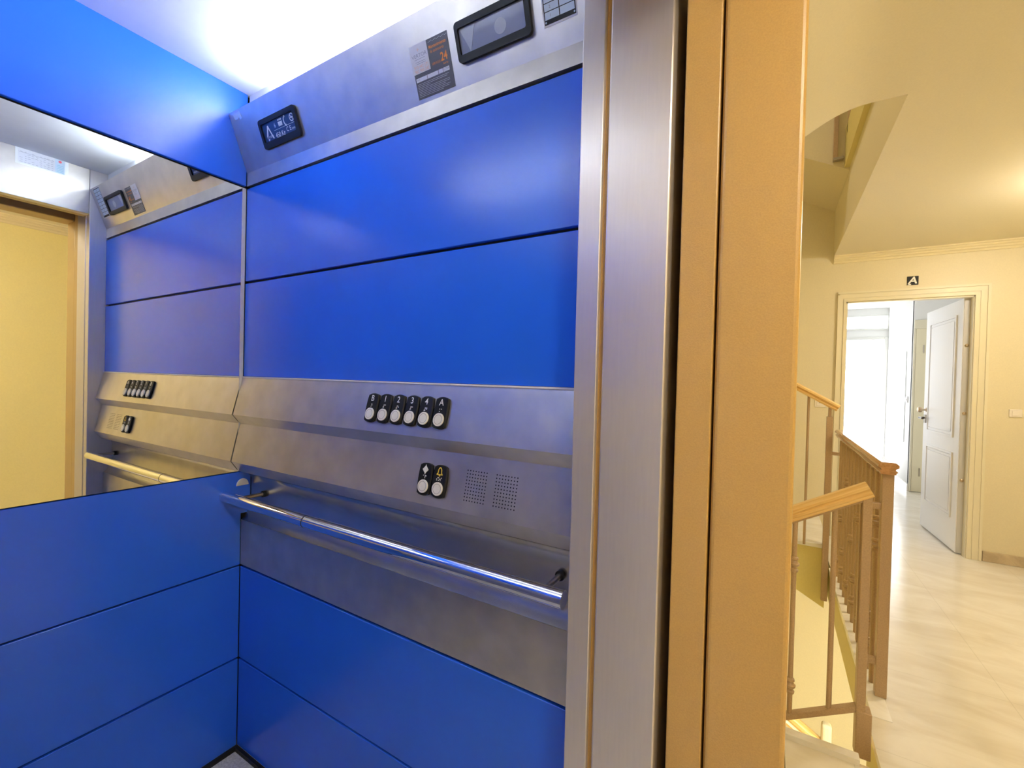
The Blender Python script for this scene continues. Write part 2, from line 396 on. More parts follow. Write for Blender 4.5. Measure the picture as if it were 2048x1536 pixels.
for a in range(4): slab(mb3 := MB(), [(.7955 + .0045 * math.cos(a * PI / 2), .1075 + .0045 * math.sin(a * PI / 2)), (.7955 + .001 * math.cos(a * PI / 2 + .8), .1075 + .001 * math.sin(a * PI / 2 + .8)), (.7955 + .001 * math.cos(a * PI / 2 - .8), .1075 + .001 * math.sin(a * PI / 2 - .8))], .0014, .0017); HP.put(mb3); mb.add(mb3.v, mb3.f)
mb.build('star_mark', 'palorange', wh)
mb = MB(); HP.text(mb, 'Mantenimiento', .8525, .1015, .0092, .0011, .9, .0001); HP.text(mb, 'de ascensores', .8495, .0925, .0088, .0011, .8)
HP.text(mb, 'SERVICIO', .842, .0675, .0070, .0011, .85); HP.text(mb, '24', .866, .0735, .0235, .0011, .85, .0005); HP.text(mb, 'horas', .868, .0605, .0065, .0011)
mb.build('orange_lettering', 'orange', t)
for a, b in ((.7755, .8085), (.810, .8425), (.844, .8565), (.858, .8755)):
    mb = MB(); rect(mb, a, b, .0445, .0525, .0008, .0012); HP.put(mb).build('white_box', 'stickwhite', t)
mb = MB()
for k in range(9): rect(mb, .777, (.872, .866, .815, .872, .872, .860, .872, .868, .85)[k], .0395 - .0032 * k, .0400 - .0032 * k, .0008, .0010)
HP.put(mb).build('small_print', 'stickwhite', t); mb = MB()
for k in range(14): rect(mb, .828 + .004 * k, .8305 + .004 * k, .1115 + .0008 * (k % 3), .1122 + .0008 * (k % 3), .0008, .001)
HP.put(mb).build('small_print', 'stickwhite', t)
for s_, u_ in (('H1', .783), ('UTA', .867)): mb = MB(); HP.text(mb, s_, u_, .0485, .0075, .0014); mb.build('lettering', 'inkgrey', t)
# --- notice with ruled boxes
t = thing('floor_list_sticker', HP(1.153, .09, 0), 'black and pale blue ruled sticker in the top right corner of the steel header', 'sticker')
mb = MB(); rect(mb, 1.117, 1.189, .044, .172, .0002, .0007); HP.put(mb).build('sticker_border', 'stickwhite', t)
mb = MB(); rect(mb, 1.1195, 1.1865, .0475, .169, .0007, .0010); HP.put(mb).build('black_sheet', 'black', t)
mb = MB()
for r in range(8):
    for c in range(2):
        rect(mb, 1.1215 + .0325 * c, 1.1520 + .0325 * c, .0555 + .0140 * r, .0680 + .0140 * r, .0010, .0013)
for u in (1.1225, 1.1835):
    disc(mb, u, .0515, .0018, .0010, .0013, 10)
HP.put(mb).build('pale_box', 'stickblue', t)
mb = MB()
for r, s_ in enumerate(('1', '2', 'T1', '3', '4', 'A', 'B', '2')): HP.text(mb, s_, 1.1335, .0615 + .014 * r, .0075, .0014)
mb.build('lettering', 'inkgrey', t)
mb = MB(); slab(mb, [(.022, .168), (.060, .170), (.064, .150), (.055, .147), (.050, .155), (.040, .151), (.026, .153)], .0002, .0007)
tag(HP.put(mb).build('tape_remnant', 'stickblue'), 'torn bit of clear tape at the left corner of the steel header', 'tape')

# --- control console with rail recess
t = thing('control_console', (.61, 0, .628), 'folded steel control console with call buttons below the blue panels', 'control panel')
MB().prism([(0, 1.2585), (-.0015, 1.2585), (-.032, 1.135), (-.008, 1.104), (-.034, .980), (-.009, .944), (.0445, .944), (.0445, 1.2585)], 0, .0015, XJ - .002).build('button_front', 'steel', t)
rec = [(-.0085, .9435), (.004, .9415)]
rec += [(.006 + .0255 * math.sin(q), .912 + .0285 * math.cos(q)) for q in [math.radians(9 * i) for i in range(0, 11)]]
rec += [(.0315, .862), (.0310, .848), (.0285, .830), (.0235, .812), (.0165, .797), (.008, .786), (.0005, .7795)]
MB().prism(rec + [(.0445, .7795), (.0445, .9435)], 0, .0015, XJ - .002, True).build('rail_recess', 'steel_recess', t)
MB().prism([(0, .779), (0, .6285), (.0445, .6285), (.0445, .779)], 0, .0015, XJ - .002).build('lower_front', 'steel', t)
mb = MB().box(.0015, XJ - .002, -.0045, .002, 1.2582, 1.2618); mb.build('top_lip', 'white', t)  # lip coloured white for ceiling light caught along the steel edge
C1 = Plane((0, 0, 1.258), (1, 0, 0), (0, .032, .123)); C2 = Plane((0, -.008, 1.104), (1, 0, 0), (0, .026, .124))
BR = {'B': [(0, 1), (1, 1), (1, 0), (0, -1)], '1': [(2, 1), (3, 1), (1, 0), (0, -1), (1, -1), (1, 1)], '2': [(2, 1), (3, 0), (1, 0), (0, -1), (1, -1), (1, 1)],
      '3': [(2, 1), (3, 1), (2.5, 1), (1, 0), (0, -1), (1, -1), (1, 1)], '4': [(2, 1), (3, 1), (3, 0), (1, 0), (0, -1), (1, -1), (1, 1)], 'A': [(0, 1), (2, 1), (0, -1)],
      'D': [(0, 1), (2, 1), (3, 1), (2, 0), (2, -1), (3, .6)], 'L': [(0, 0), (0, -1), (1, 1), (2, 1), (3, 0), (2, -1), (4, 0), (4, -1), (5, 1)]}
def button(P, u, v, sym):
    """plate, cap, symbol and braille of one call button; v = plate centre"""
    hw, hh = .0205, .0375
    out = []
    for k in range(9):
        y = -1 + 2 * k / 8; out.append((hw * (1 - .16 * abs(y) ** 2.2), y * (hh - .004)))
    top = [(hw * .80 * math.cos(a), hh - .006 + .006 * math.sin(a)) for a in [math.radians(12 * i + 18) for i in range(13)]]
    pts = out + top + [(-a, b) for a, b in reversed(out)] + [(a, -b) for a, b in reversed(top)]
    mb = MB(); slab(mb, [(u + a, v + b) for a, b in pts], .0002, .0085, .002)
    pl = P.put(mb).build('button_plate', 'plastic', t)
    cv = v - .0165
    mb = MB(); disc(mb, u, cv, .0152, .0085, .0115); cap = P.put(mb).build('button_cap', 'capwhite', pl)
    mb = MB()
    o = [(u + .0112 * math.cos(2 * PI * i / 32), cv + .0112 * math.sin(2 * PI * i / 32)) for i in range(32)]
    q = [(u + .0105 * math.cos(2 * PI * i / 32), cv + .0105 * math.sin(2 * PI * i / 32)) for i in range(32)]
    ringslab(mb, o, q, .0113, .0117); P.put(mb).build('cap_ring', 'ringline', pl)
    mb = MB()
    if sym == 'D':      # door-open mark
        slab(mb, [(u - .0088, v + .022), (u - .0015, v + .030), (u - .0015, v + .014)], .0085, .0092)
        slab(mb, [(u + .0088, v + .022), (u + .0015, v + .014), (u + .0015, v + .030)], .0085, .0092)
        rect(mb, u - .0008, u + .0008, v + .011, v + .033, .0085, .0092); P.put(mb)
    elif sym == 'L':    # bell
        o = [(-.0085, -.008), (-.0085, -.006), (-.006, -.003), (-.0052, .004), (-.003, .0085), (0, .010), (.003, .0085), (.0052, .004), (.006, -.003), (.0085, -.006), (.0085, -.008)]
        i_ = [(-.0045, -.0058), (-.0045, -.0058), (-.0041, -.003), (-.0034, .004), (-.0018, .0066), (0, .0074), (.0018, .0066), (.0034, .004), (.0041, -.003), (.0045, -.0058), (.0045, -.0058)]
        ringslab(mb, [(u + a, v + .0225 + b) for a, b in o], [(u + a, v + .0225 + b) for a, b in i_], .0085, .0092)
        disc(mb, u, v + .0135, .0022, .0085, .0092, 12); P.put(mb)
    else:
        P.text(mb, sym, u, v + .0235, .0215, .0092, .92, .0002)
    mb.build('button_symbol', 'yellow' if sym == 'L' else 'white', pl)
    mb = MB(); pts = BR[sym]; mid = max(a for a, b in pts) / 2
    for a, b in pts: disc(mb, u + (a - mid) * .0026, v + .0055 + b * .0028, .0011, .0085, .0092, 8)
    P.put(mb).build('braille', 'white', pl)
for k, s_ in enumerate('B1234A'): button(C1, .6505 + .0455 * k, -.0675, s_)
button(C2, .8395, -.0690, 'D'); button(C2, .8830, -.0690, 'L')
for u0 in (.954, 1.031):
    mb = MB()
    for i in range(8):
        for j in range(10):
            disc(mb, u0 + i * .0073, -.034 - j * .00722, .0018, -.001, .0003, 10)
    C2.put(mb).build('speaker_grille', 'black', t)
for u in (.012, 1.19):
    mb = MB(); disc(mb, u, -.0085, .0024, -.001, .0003, 12); C1.put(mb).build('screw_hole', 'black', t)

# --- chrome handrail
t = thing('handrail', (.61, -.053, .868), 'chrome grab rail along the elevator control wall', 'handrail')
zr = .868
mb = MB().tube((.002, -.053, zr), (.4325, -.053, zr), .0172, 32); mb.tube((.4355, -.053, zr), (1.205, -.053, zr), .0172, 32)
mb.build('rail_tube', 'chrome', t)
MB().tube((.4325, -.053, zr), (.4355, -.053, zr), .0176, 32).build('joint_ring', 'black', t)
for x in (.085, 1.165):
    MB().tube((x, -.040, zr + .005), (x, .0305, zr + .005), .0062, 16).build('rail_bracket', 'steelgrey', t)
    MB().tube((x, .023, zr + .005), (x, .031, zr + .005), .0105, 18).build('bracket_collar', 'plastic', t)
MB().tube((1.205, -.053, zr), (1.209, -.053, zr), .0172, 32).build('end_cap', 'chrome', t)

# ================================================================== DOORWAY
# cab front return + transom
ZL = 1.993
w = MB().rbox(XJ, 1.2625, -.060, .06, 0, CH, .002).build('wall_front', 'steel_v'); struct(w)
MB().rbox(XJ, 1.2625, YB - .05, -.90, 0, CH, .002).build('side_return', 'steel_v', w)
MB().rbox(XJ + .002, 1.2625, -.90, -.0605, ZL, CH, .002).build('transom', 'steel', w)
MB().box(1.2625, 1.272, -.050, .06, 0, CH).build('groove_strip', 'frame', w)  # sand colour stands for yellow landing light reflected in the groove
MB().box(1.2625, 1.272, -.90, -.05, ZL + .006, CH).build('groove_strip', 'frame', w)
# retracted cab door leaf
t = thing('elevator_car_door', (1.325, 0, 0), 'retracted brushed steel elevator car door, its edge beside the black gap', 'door')
MB().rbox(1.272, 1.379, -.060, .30, 0.006, 2.02, .003).build('door_leaf', 'steel_v', t)
struct(box('trim_car_lintel', 'frame', 1.272, 1.302, -.90, -.0605, ZL + .002, CH))
struct(box('ceiling_shaft_gap', 'concrete', 1.303, 1.4515, -.90, -.0605, 2.06, CH))  # near-black box where the gap opens into the unlit void
# shaft gap: near-black lining in place of the cavity's shade
mb = MB().box(1.3, 1.452, .303, .32, -.3, 2.6)
struct(mb.build('wall_shaft_lining', 'concrete'))
# landing door leaf (retracted) and landing frame
t = thing('landing_door', (1.424, 0, 0), 'sand enamelled sliding landing door edge beside the black gap', 'door')
MB().rbox(1.3965, 1.4495, -.052, .30, 0.006, 2.06, .002).build('door_leaf', 'frame', t)
fr = MB().rbox(1.4525, 1.562, -.050, .07, 0, 2.10, .007, 3).build('door_landing_frame', 'frame'); struct(fr)
MB().rbox(1.4525, 1.562, -1.02, -.90, 0, 2.10, .007, 3).build('frame_post', 'frame', fr)
MB().rbox(1.4525, 1.562, -.90, -.05, 2.0, 2.10, .004, 2).build('frame_lintel', 'frame', fr)
struct(MB().box(1.40, 1.562, -.90, -.05, -.03, 0.0).build('floor_door_sill', 'alu'))

# ================================================================== LANDING HALL
ZC = 2.388; XW = 3.36; YA = 3.852; X0 = 1.562
# floor slab with the stair opening
def poly_prism(mb, pts, z0, z1):
    n = len(pts)
    v = [(*p, z0) for p in pts] + [(*p, z1) for p in pts]
    return mb.add(v, [(i, (i + 1) % n, n + (i + 1) % n, n + i) for i in range(n)] + [tuple(range(n))[::-1], tuple(range(n, 2 * n))])
hall = [(X0, -1.5), (XW, -1.5), (XW, YA), (1.905, YA), (1.905, 1.385), (1.875, 1.385), (1.875, 1.072), (1.60, 1.072), (1.60, .17), (X0, .17)]
mb = MB(); poly_prism(mb, hall, -.03, 0); mb.box(1.8, 3.5, YA, 8.0, -.03, 0)
struct(mb.build('floor_hall', 'marble', base=(0, 0, 0)))
body = [(X0, -1.5), (XW, -1.5), (XW, YA), (1.912, YA), (1.912, 1.392), (1.882, 1.392), (1.882, 1.085), (1.62, 1.085), (1.62, .17), (X0, .17)]
mb = MB(); poly_prism(mb, body, -.29, -.031); struct(mb.build('floor_slab', 'slab'))
mb = MB().box(1.893, 1.955, 1.385, 3.0, -.03, .0025); struct(mb.build('trim_floor_edge', 'edge'))
mb = MB()
mb.add([(1.40, 1.074, -.11), (1.60, 1.074, 0.0), (1.815, 1.074, 0.0), (1.815, 1.108, 0), (1.60, 1.108, 0), (1.40, 1.108, -.11)] , [])
mb.prism([(.30, -.72), (.30, -.70), (1.585, .02), (1.815, .02), (1.815, -.012), (1.595, -.012)], 1, 1.072, 1.108)
struct(mb.build('trim_stair_edge', 'edge'))
struct(MB().box(1.60, 1.875, 1.0725, 1.105, -.06, -.013).build('trim_edge_shadow_joint', 'skirt'))
struct(box('floor_lower_hall', 'marble', -.6, XW, -1.5, YA, -3.10, -3.07))
struct(box('floor_upper_hall', 'slab', 1.905, XW, -1.5, YA, 2.80, 3.07))
# dropped ceiling: flat part, near part, sloping stair soffit
def ceil_poly(pts, name):
    mb = MB(); poly_prism(mb, pts, ZC, 2.80); return struct(mb.build(name, 'ceil', base=(0, 0, 0)))
ceil_poly([(1.83, -1.5), (XW, -1.5), (XW, YA), (1.934, YA), (1.934, 1.383), (1.83, 1.383)], 'ceiling_hall')
k = math.tan(math.radians(30))
bend = [(1.83 - .17 * i / 10, ZC - k * .17 * .5 * (i / 10) ** 2) for i in range(11)]
zb = bend[-1][1]
mb = MB().prism(bend + [(.30, zb - 1.36 * k), (.30, zb - 1.36 * k + .40), (1.66, 2.80), (1.83, 2.80)], 1, .17, 1.383, True)
struct(mb.build('ceiling_stair_soffit', 'ceil'))
struct(MB().box(X0 - .12, 1.83, -1.5, .17, ZC, 2.80).build('ceiling_doorway', 'ceil'))
struct(box('ceiling_stairwell_top', 'ceil', -.6, XW, -1.5, YA, 5.3, 5.35))
# apartment wall with the doorway of door A
DX0, DX1, DZ = 2.030, 2.812, 1.998
mb = MB().box(-.6, DX0, YA, YA + .06, -3.07, 5.3); mb.box(DX1, XW, YA, YA + .06, -3.07, 5.3); mb.box(DX0, DX1, YA, YA + .06, DZ, 5.3); mb.box(DX0, DX1, YA, YA + .06, -3.07, -.03)
struct(mb.build('wall_apartment', 'wall', base=(0, 0, 0)))
struct(box('wall_hall', 'wallyel', XW, XW + .06, -1.5, YA, -3.07, 5.3))
struct(box('wall_landing_end', 'wall', X0, XW, -1.56, -1.5, -3.07, 5.3))
mb = MB().box(X0 - .11, X0 - .002, .07, .17, 0, ZC); mb.box(X0 - .11, X0 - .002, -1.5, -1.02, 0, ZC); mb.box(X0 - .11, X0 - .002, -1.02, .07, 2.10, ZC)
mb.box(-.6, X0 - .11, .33, .40, -3.07, 5.3)
struct(mb.build('wall_elevator', 'wall', base=(0, 0, 0)))
struct(box('wall_stairwell', 'well', -.66, -.6, .3, YA, -3.07, 5.3))
# crown moulding
def crown(mb, pts_fn, a, b, axis):
    prof = [(0, 0), (.062, 0), (.062, -.008), (.046, -.014), (.046, -.022), (.030, -.030), (.030, -.038), (.016, -.046), (.012, -.058), (0, -.060)]
    mb.prism([pts_fn(*q) for q in prof], axis, a, b)
mb = MB(); crown(mb, lambda d, h: (YA - d, ZC + h), 1.934, XW, 0); struct(mb.build('trim_crown', 'crown'))
mb = MB(); crown(mb, lambda d, h: (XW - d, ZC + h), -1.5, YA, 1); struct(mb.build('trim_crown_hall', 'crown'))
struct(MB().rbox(2.902, XW, YA - .014, YA, 0, .076, .003).build('baseboard_apartment', 'skirt'))
struct(MB().rbox(XW - .014, XW, -1.5, YA - .014, 0, .076, .003).build('baseboard_hall', 'skirt'))
# door casing: stepped profile boards around door A
t = MB()
def casing(mb, x0, x1, inner_right):
    s = 1 if inner_right else -1
    xi, xo = (x1, x0) if inner_right else (x0, x1)
    wdt = abs(x1 - x0)
    for f0, f1, d in ((0, .28, .020), (.28, .36, .012), (.36, .80, .016), (.80, 1., .024)):
        a, b = xi - s * wdt * f0, xi - s * wdt * f1
        mb.box(a, b, YA - d, YA, 0, DZ + (wdt * f1 if True else 0))
casing(t, DX0 - .058, DX0, True); casing(t, DX1, DX1 + .082, False)
for f0, f1, d in ((0, .28, .020), (.28, .36, .012), (.36, .80, .016), (.80, 1., .024)):
    t.box(DX0 - .058 * f1, DX1 + .082 * f1, YA - d - .0005, YA, DZ + .082 * f0, DZ + .082 * f1)
t.box(DX0, DX0 + .012, YA - .005, YA + .06, 0, DZ); t.box(DX1 - .005, DX1 + .02, YA - .005, YA + .06, 0, DZ); t.box(DX1 + .008, DX1 + .07, YA + .058, YA + .13, 0, DZ); t.box(DX0, DX1, YA - .005, YA + .06, DZ - .012, DZ)
struct(t.build('door_apartment_frame', 'casing'))
# door leaf, open inwards
t = thing('apartment_door', (2.79, 3.905, 0), 'white panelled apartment door standing open inwards', 'door')
LEN = .80; ang = math.atan2(4.705 - 3.915, 2.735 - 2.770)      # hinge line to free edge on its face toward the room
DP = Plane((2.770, 3.915, .012), (math.cos(ang), math.sin(ang), 0), (0, 0, 1))   # N points to +X; leaf body at w>0
mb = MB(); rect(mb, 0, LEN, 0, 1.975, .0, .045); DP.put(mb).build('door_leaf', 'doorwhite', t)
for v0, v1 in ((.245, .765), (.885, 1.86)):
    mb = MB()
    for a, d in ((0, .010), (.022, .004)):
        o = [(.105 + a, v0 + a), (.685 - a, v0 + a), (.685 - a, v1 - a), (.105 + a, v1 - a)]
        i_ = [(p[0] + (.016 if p[0] < .4 else -.016), p[1] + (.016 if p[1] < (v0 + v1) / 2 else -.016)) for p in o]
        ringslab(mb, o, i_, 0, -d)
    o = [(.150, v0 + .045), (.640, v0 + .045), (.640, v1 - .045), (.150, v1 - .045)]
    slab(mb, o, 0, -.006, 0)
    DP.put(mb).build('panel_moulding', 'doorwhite', t)
mb = MB(); rect(mb, -.006, 0.0, 0, 1.975, .004, .041); DP.put(mb).build('edge_plate', 'edgeplate', t)
for v in (1.61, 1.085, .565):
    mb = MB().lathe([(.012, 0), (.012, .006), (.008, .010), (.001, .011)], DP(-.006, v, .022), -DP.U, 14); mb.build('hinge_bolt', 'brass', t)
mb = MB().lathe([(.020, 0), (.020, .004), (.009, .006), (.009, .030), (.024, .034), (.027, .048), (.022, .060), (.001, .064)], DP(.735, 1.075, -.0), -DP.N, 20); mb.build('door_knob', 'brass', t)
mb = MB(); rect(mb, .715, .765, .955, 1.030, -.012, 0); hp = DP.put(mb).build('handle_plate', 'steelgrey', t)
mb = MB(); mb.tube(DP(.742, 1.0, -.010), DP(.742, 1.0, -.050), .009, 14); mb.tube(DP(.742, 1.0, -.046), DP(.640, 1.0, -.050), .0095, 14); mb.build('door_handle', 'darkmetal', hp)
mb = MB().lathe([(.012, 0), (.012, .004), (.006, .006), (.001, .006)], DP(.395, 1.468, 0), -DP.N, 14); mb.build('peephole', 'steelgrey', t)
# door sign A
t = thing('door_sign', (2.452, YA, 2.10), 'small black square sign with a white letter A above the apartment door', 'sign')
MB().rbox(2.418, 2.487, YA - .005, YA, 2.106, 2.175, .001).build('sign_plate', 'plastic', t)
SP = Plane((2.452, YA - .0052, 2.140), (1, 0, 0), (0, 0, 1)); mb = MB(); SP.text(mb, 'A', .002, 0, .075, .0003, 1.05, .002, .18)
mb.add([SP(*q) for q in ((-.034, -.034, .0003), (-.012, -.034, .0003), (-.008, -.026, .0003), (-.022, -.024, .0003))], [(0, 1, 2, 3)])
mb.build('lettering', 'white', t)
# switches
def switch(x0, x1, z0, z1, label):
    t = thing('light_switch', ((x0 + x1) / 2, YA, z0), label, 'light switch')
    MB().rbox(x0, x1, YA - .009, YA, z0, z1, .003).build('switch_plate', 'switch', t)
    MB().rbox(x0 + .014, x1 - .014, YA - .013, YA - .008, z0 + .010, z1 - .010, .002).build('rocker', 'switch', t)
    return t
t_ = switch(1.834, 1.912, 1.098, 1.160, 'cream switch plate on the wall behind the rising stair rail')
MB().box(1.866, 1.880, YA - .0145, YA - .0125, 1.134, 1.139).build('indicator_mark', 'darkmetal', t_)
switch(3.014, 3.082, 1.088, 1.146, 'cream light switch on the bare wall beside the apartment door')

# ------------------------------------------------------------------ stairs
def flight(name, x_start, z0, n, y0, y1, rise, run, mside):
    """climbs toward -X from x_start; treads are a child"""
    pts = [(x_start, z0 - .29), (x_start, z0)]
    x, z = x_start, z0
    for i in range(n):
        z += rise; pts.append((x, z - .03)); x -= run; pts.append((x, z - .03))
    pts.append((x, z - .03 - .32)); 
    b = MB().prism(pts, 1, y0, y1).build(name, mside); struct(b)
    x, z = x_start, z0
    mb = MB()
    for i in range(n):
        z += rise
        mb.rbox(x - run, x + .018, y0 - .016, y1, z - .030, z, .004); x -= run
    mb.build('stair_treads', 'edge', b)
    return b
flight('floor_rising_stair', 1.872, 0, 8, 3.0, YA, .165, .285, 'slab')
flight('floor_upper_rising_stair', 1.9335, 3.07, 7, 3.0, YA, .165, .285, 'wall')
flight('floor_lower_rising_stair', 1.872, -3.07, 9, 3.0, YA, .17, .285, 'slab')
# descending flight (drops toward -X)
pts = [(1.60, -.031), (1.60, -.29), (1.56, -.30)]
x, z = 1.60, -.031; up = []
for i in range(8):
    z -= .17; up += [(x, z), (x - .28, z)]; x -= .28
low = [(x, z - .25)]
b = MB().prism([(1.60, -.031)] + up + low + [(1.60, -.33)], 1, .42, 1.072).build('floor_descending_stair', 'slab'); struct(b)
x, z = 1.60, 0; mb = MB()
for i in range(8):
    z -= .17; mb.rbox(x - .28, x + .0, .42, 1.072, z - .031, z, .003); x -= .28
mb.build('stair_treads', 'edge', b)
# sloping skirting on the apartment wall beside the rising stair
mb = MB().prism([(1.905, 0), (1.905, .105), (.40, .105 + 1.505 * .579), (.40, 1.505 * .579 - .03)], 1, YA - .012, YA - .0005)
struct(mb.build('baseboard_stair', 'skirt'))

# ------------------------------------------------------------------ railings
def handprof(w, h, tp=.35):
    a = w / 2
    return [(-a * .72, 0), (-a * .78, h * .16), (-a * .92, h * .22), (-a * .66, h * .38), (-a * .74, h * .50), (-a, h * .60), (-a, h * .80), (-a * .78, h * .94), (-a * tp, h),
            (a * tp, h), (a * .78, h * .94), (a, h * .80), (a, h * .60), (a * .74, h * .50), (a * .66, h * .38), (a * .92, h * .22), (a * .78, h * .16), (a * .72, 0)]
def baluster(root, p, ztop, r, knots, spread=.010):
    mb = MB(); prof = [(r, 0)]
    for kz in sorted(knots):
        h = kz - p[2]
        for d, q in ((-.030, 1), (-.028, 1.55), (-.020, 1.7), (-.016, 1.15), (-.008, 1.25), (-.004, 1.9), (.004, 2.1), (.008, 1.5), (.016, 1.2), (.020, 1.7), (.027, 1.55), (.030, 1)):
            prof.append((r * q, h + d))
    prof.append((r, ztop - p[2]))
    mb.lathe(prof, p, (0, 0, 1), 14); return mb.build('baluster', 'rail', root)
# long rail along the floor edge
XR = 1.940
t = thing('landing_railing', (XR, 2.25, 0), 'tan metal railing with brown wooden handrail along the marble floor edge', 'railing')
MB().sweep(handprof(.066, .048, .66), (XR - .004, 1.495, .929), (XR - .004, 3.02, .929), (1, 0, 0), False).build('handrail', 'pine_y', t)
MB().rbox(1.924, 1.962, 1.532, 1.572, .0025, .931, .002).build('post', 'rail', t)
MB().box(XR - .012, XR + .012, 1.56, 3.0, .915, .931).build('top_bar', 'rail', t)
for z in (.774, .127): MB().rbox(1.884, 1.926, 1.540, 1.564, z, z + .026, .003).build('link_bar', 'rail', t)
for k in range(12):
    kn = ([.60, .70], [.12, .24], [.42], [.12])[k % 4]
    baluster(t, (XR - .012, 1.635 + k * .112, .0025), .918, .0105, kn)
# descending rail at the landing corner
slp = .56
t = thing('descending_stair_railing', (1.84, 1.2, 0), 'tan stair railing with pale pine handrail running down behind the elevator frame', 'railing')
d = Vector((-1, 0, -slp)).normalized()
p0 = Vector((1.848, 1.205, .893)); MB().sweep(handprof(.058, .052), p0, p0 + d * 1.25, (0, 1, 0)).build('handrail', 'pine_x', t)
MB().rbox(1.816, 1.843, 1.190, 1.232, .10, .905, .002).build('post', 'rail', t)
MB().rbox(1.816, 1.862, 1.186, 1.240, -.050, .118, .004).build('post_foot', 'rail', t)
MB().rbox(1.812, 1.826, 1.212, 1.236, .35, .900, .002).build('slim_post', 'rail', t)
def bar(mb, x0, z0, x1, y, h=.022, wd=.028):
    z1 = z0 - (x0 - x1) * slp
    mb.prism([(x0, z0 - h), (x0, z0), (x1, z1), (x1, z1 - h)], 1, y - wd / 2, y + wd / 2); return mb
bar(MB(), 1.838, .140, .75, 1.208).build('bottom_bar', 'rail', t)
bar(MB(), 1.838, .890, .75, 1.205, .012, .022).build('top_bar', 'rail', t)
for k in range(8):
    x = 1.738 - .122 * k; zb = .140 - (1.838 - x) * slp - .004; zt = .884 - (1.838 - x) * slp
    baluster(t, (x, 1.208, zb), zt, .0088, [zb + .58, zb + .11] if k % 2 else [])
# rising rail at the far corner
t = thing('ascending_stair_railing', (1.868, 3.0, 0), 'tan stair railing with pine handrail rising past the wall switch', 'railing')
MB().rbox(1.850, 1.886, 2.965, 3.001, -.225, 1.068, .002).build('post', 'rail', t)
MB().rbox(1.859, 1.877, 2.974, 2.992, 1.068, 1.150, .002).build('slim_post', 'rail', t)
p0 = Vector((1.902, 2.985, 1.108)); d = Vector((-1, 0, .585)).normalized()
MB().sweep(handprof(.058, .050), p0, p0 + d * 1.4, (0, 1, 0)).build('handrail', 'pine_up', t)
for k in range(6):
    x = 1.743 - .14 * k; zt = 1.118 + (1.902 - x) * .585; baluster(t, (x, 2.985, .165 + .165 * int((1.872 - x) / .285) - .02), zt, .0085, [])
MB().rbox(1.880, 1.936, 2.975, 2.991, .800, .824, .003).build('link_bar', 'rail', t)
# railing seen in the stairwell above: posts hanging below the upper floor edge
t = thing('upper_floor_railing', (1.87, 3.0, 2.85), 'lower ends of brown rail posts seen through the opening in the stair ceiling', 'railing')
MB().rbox(1.836, 1.862, 2.962, 2.998, 2.855, 4.0, .002).build('post', 'rail', t)
MB().rbox(1.905, 1.925, 2.90, 2.935, 3.00, 4.0, .002).build('post', 'rail', t)
MB().rbox(1.836, 1.896, 2.955, 3.0, 2.850, 2.868, .003).build('foot_plate', 'steelgrey', t)
# railing one storey down
t = thing('lower_stair_railing', (1.80, 2.9, -1.3), 'yellow wooden handrail of the lower stair seen at the bottom of the stairwell', 'railing')
p1 = Vector((1.905, 2.90, -1.275)); d = Vector((-1, 0, .62)).normalized()
MB().sweep(handprof(.075, .085), p1, p1 + d * 1.6, (0, 1, 0)).build('handrail', 'pine_up', t)
for k in range(5): MB().tube((1.79 - .2 * k, 2.9, -2.35 + .12 * k), (1.79 - .2 * k, 2.9, -1.20 + .124 * k), .009, 12).build('baluster', 'rail', t)
MB().rbox(1.870, 1.930, 2.87, 2.93, -3.05, -1.03, .02, 3).build('newel_post', 'casing', t)

# ------------------------------------------------------------------ room behind door A
YR = 7.9; XQ = 2.99
struct(box('wall_room_side', 'roomwall', XQ, XQ + .05, 6.46, YR, 0, 2.5))
struct(box('wall_room_return', 'roomwall', XQ, 3.5, 6.45, 6.50, 0, 2.5))
struct(box('wall_room_entry', 'roomwall', 3.45, 3.5, YA + .06, 6.5, 0, 2.5))
mb = MB().box(1.75, 1.80, YA + .06, 4.5, 0, 2.5); mb.box(1.75, 1.80, 5.9, YR, 0, 2.5); mb.box(1.75, 1.80, 4.5, 5.9, 0, .9); mb.box(1.75, 1.80, 4.5, 5.9, 2.1, 2.5)
struct(mb.build('wall_room_inner', 'roomwall'))
g = MB().box(1.765, 1.772, 4.5, 5.9, .9, 2.1).build('window_added_fill', 'glow_fill'); struct(g)  # added glowing pane, out of view, lights door leaf and inner door
mb = MB()
for y0, y1, z0, z1 in ((4.5, 4.54, .9, 2.1), (5.86, 5.9, .9, 2.1), (4.54, 5.86, .9, .94), (4.54, 5.86, 2.06, 2.1), (5.18, 5.22, .94, 2.06)): mb.rbox(1.755, 1.795, y0, y1, z0, z1, .004)
mb.build('window_frame', 'greyframe', g)
mb = MB().box(1.80, 2.44, YR, YR + .06, 0, 2.5); mb.box(2.44, XQ, YR, YR + .06, 2.40, 2.5); mb.box(2.44, XQ, YR, YR + .06, 2.06, 2.17)
struct(mb.build('wall_room_window', 'roomwall'))
struct(box('ceiling_room', 'roomwall', 1.75, 3.5, YA + .06, YR + .06, 2.5, 2.55))
g = MB().box(2.47, 2.945, YR + .012, YR + .02, .05, 2.02).build('window_balcony_door', 'glow'); struct(g)
mb = MB()
for x0, x1, z0, z1 in ((2.44, 2.475, 0, 2.06), (2.945, XQ - .002, 0, 2.06), (2.475, 2.945, 2.018, 2.06), (2.475, 2.945, 0, .05)): mb.rbox(x0, x1, YR - .03, YR + .03, z0, z1, .004)
mb.build('window_frame', 'greyframe', g)
g = MB().box(2.47, 2.975, YR + .012, YR + .02, 2.19, 2.385).build('window_transom', 'glow'); struct(g)
mb = MB()
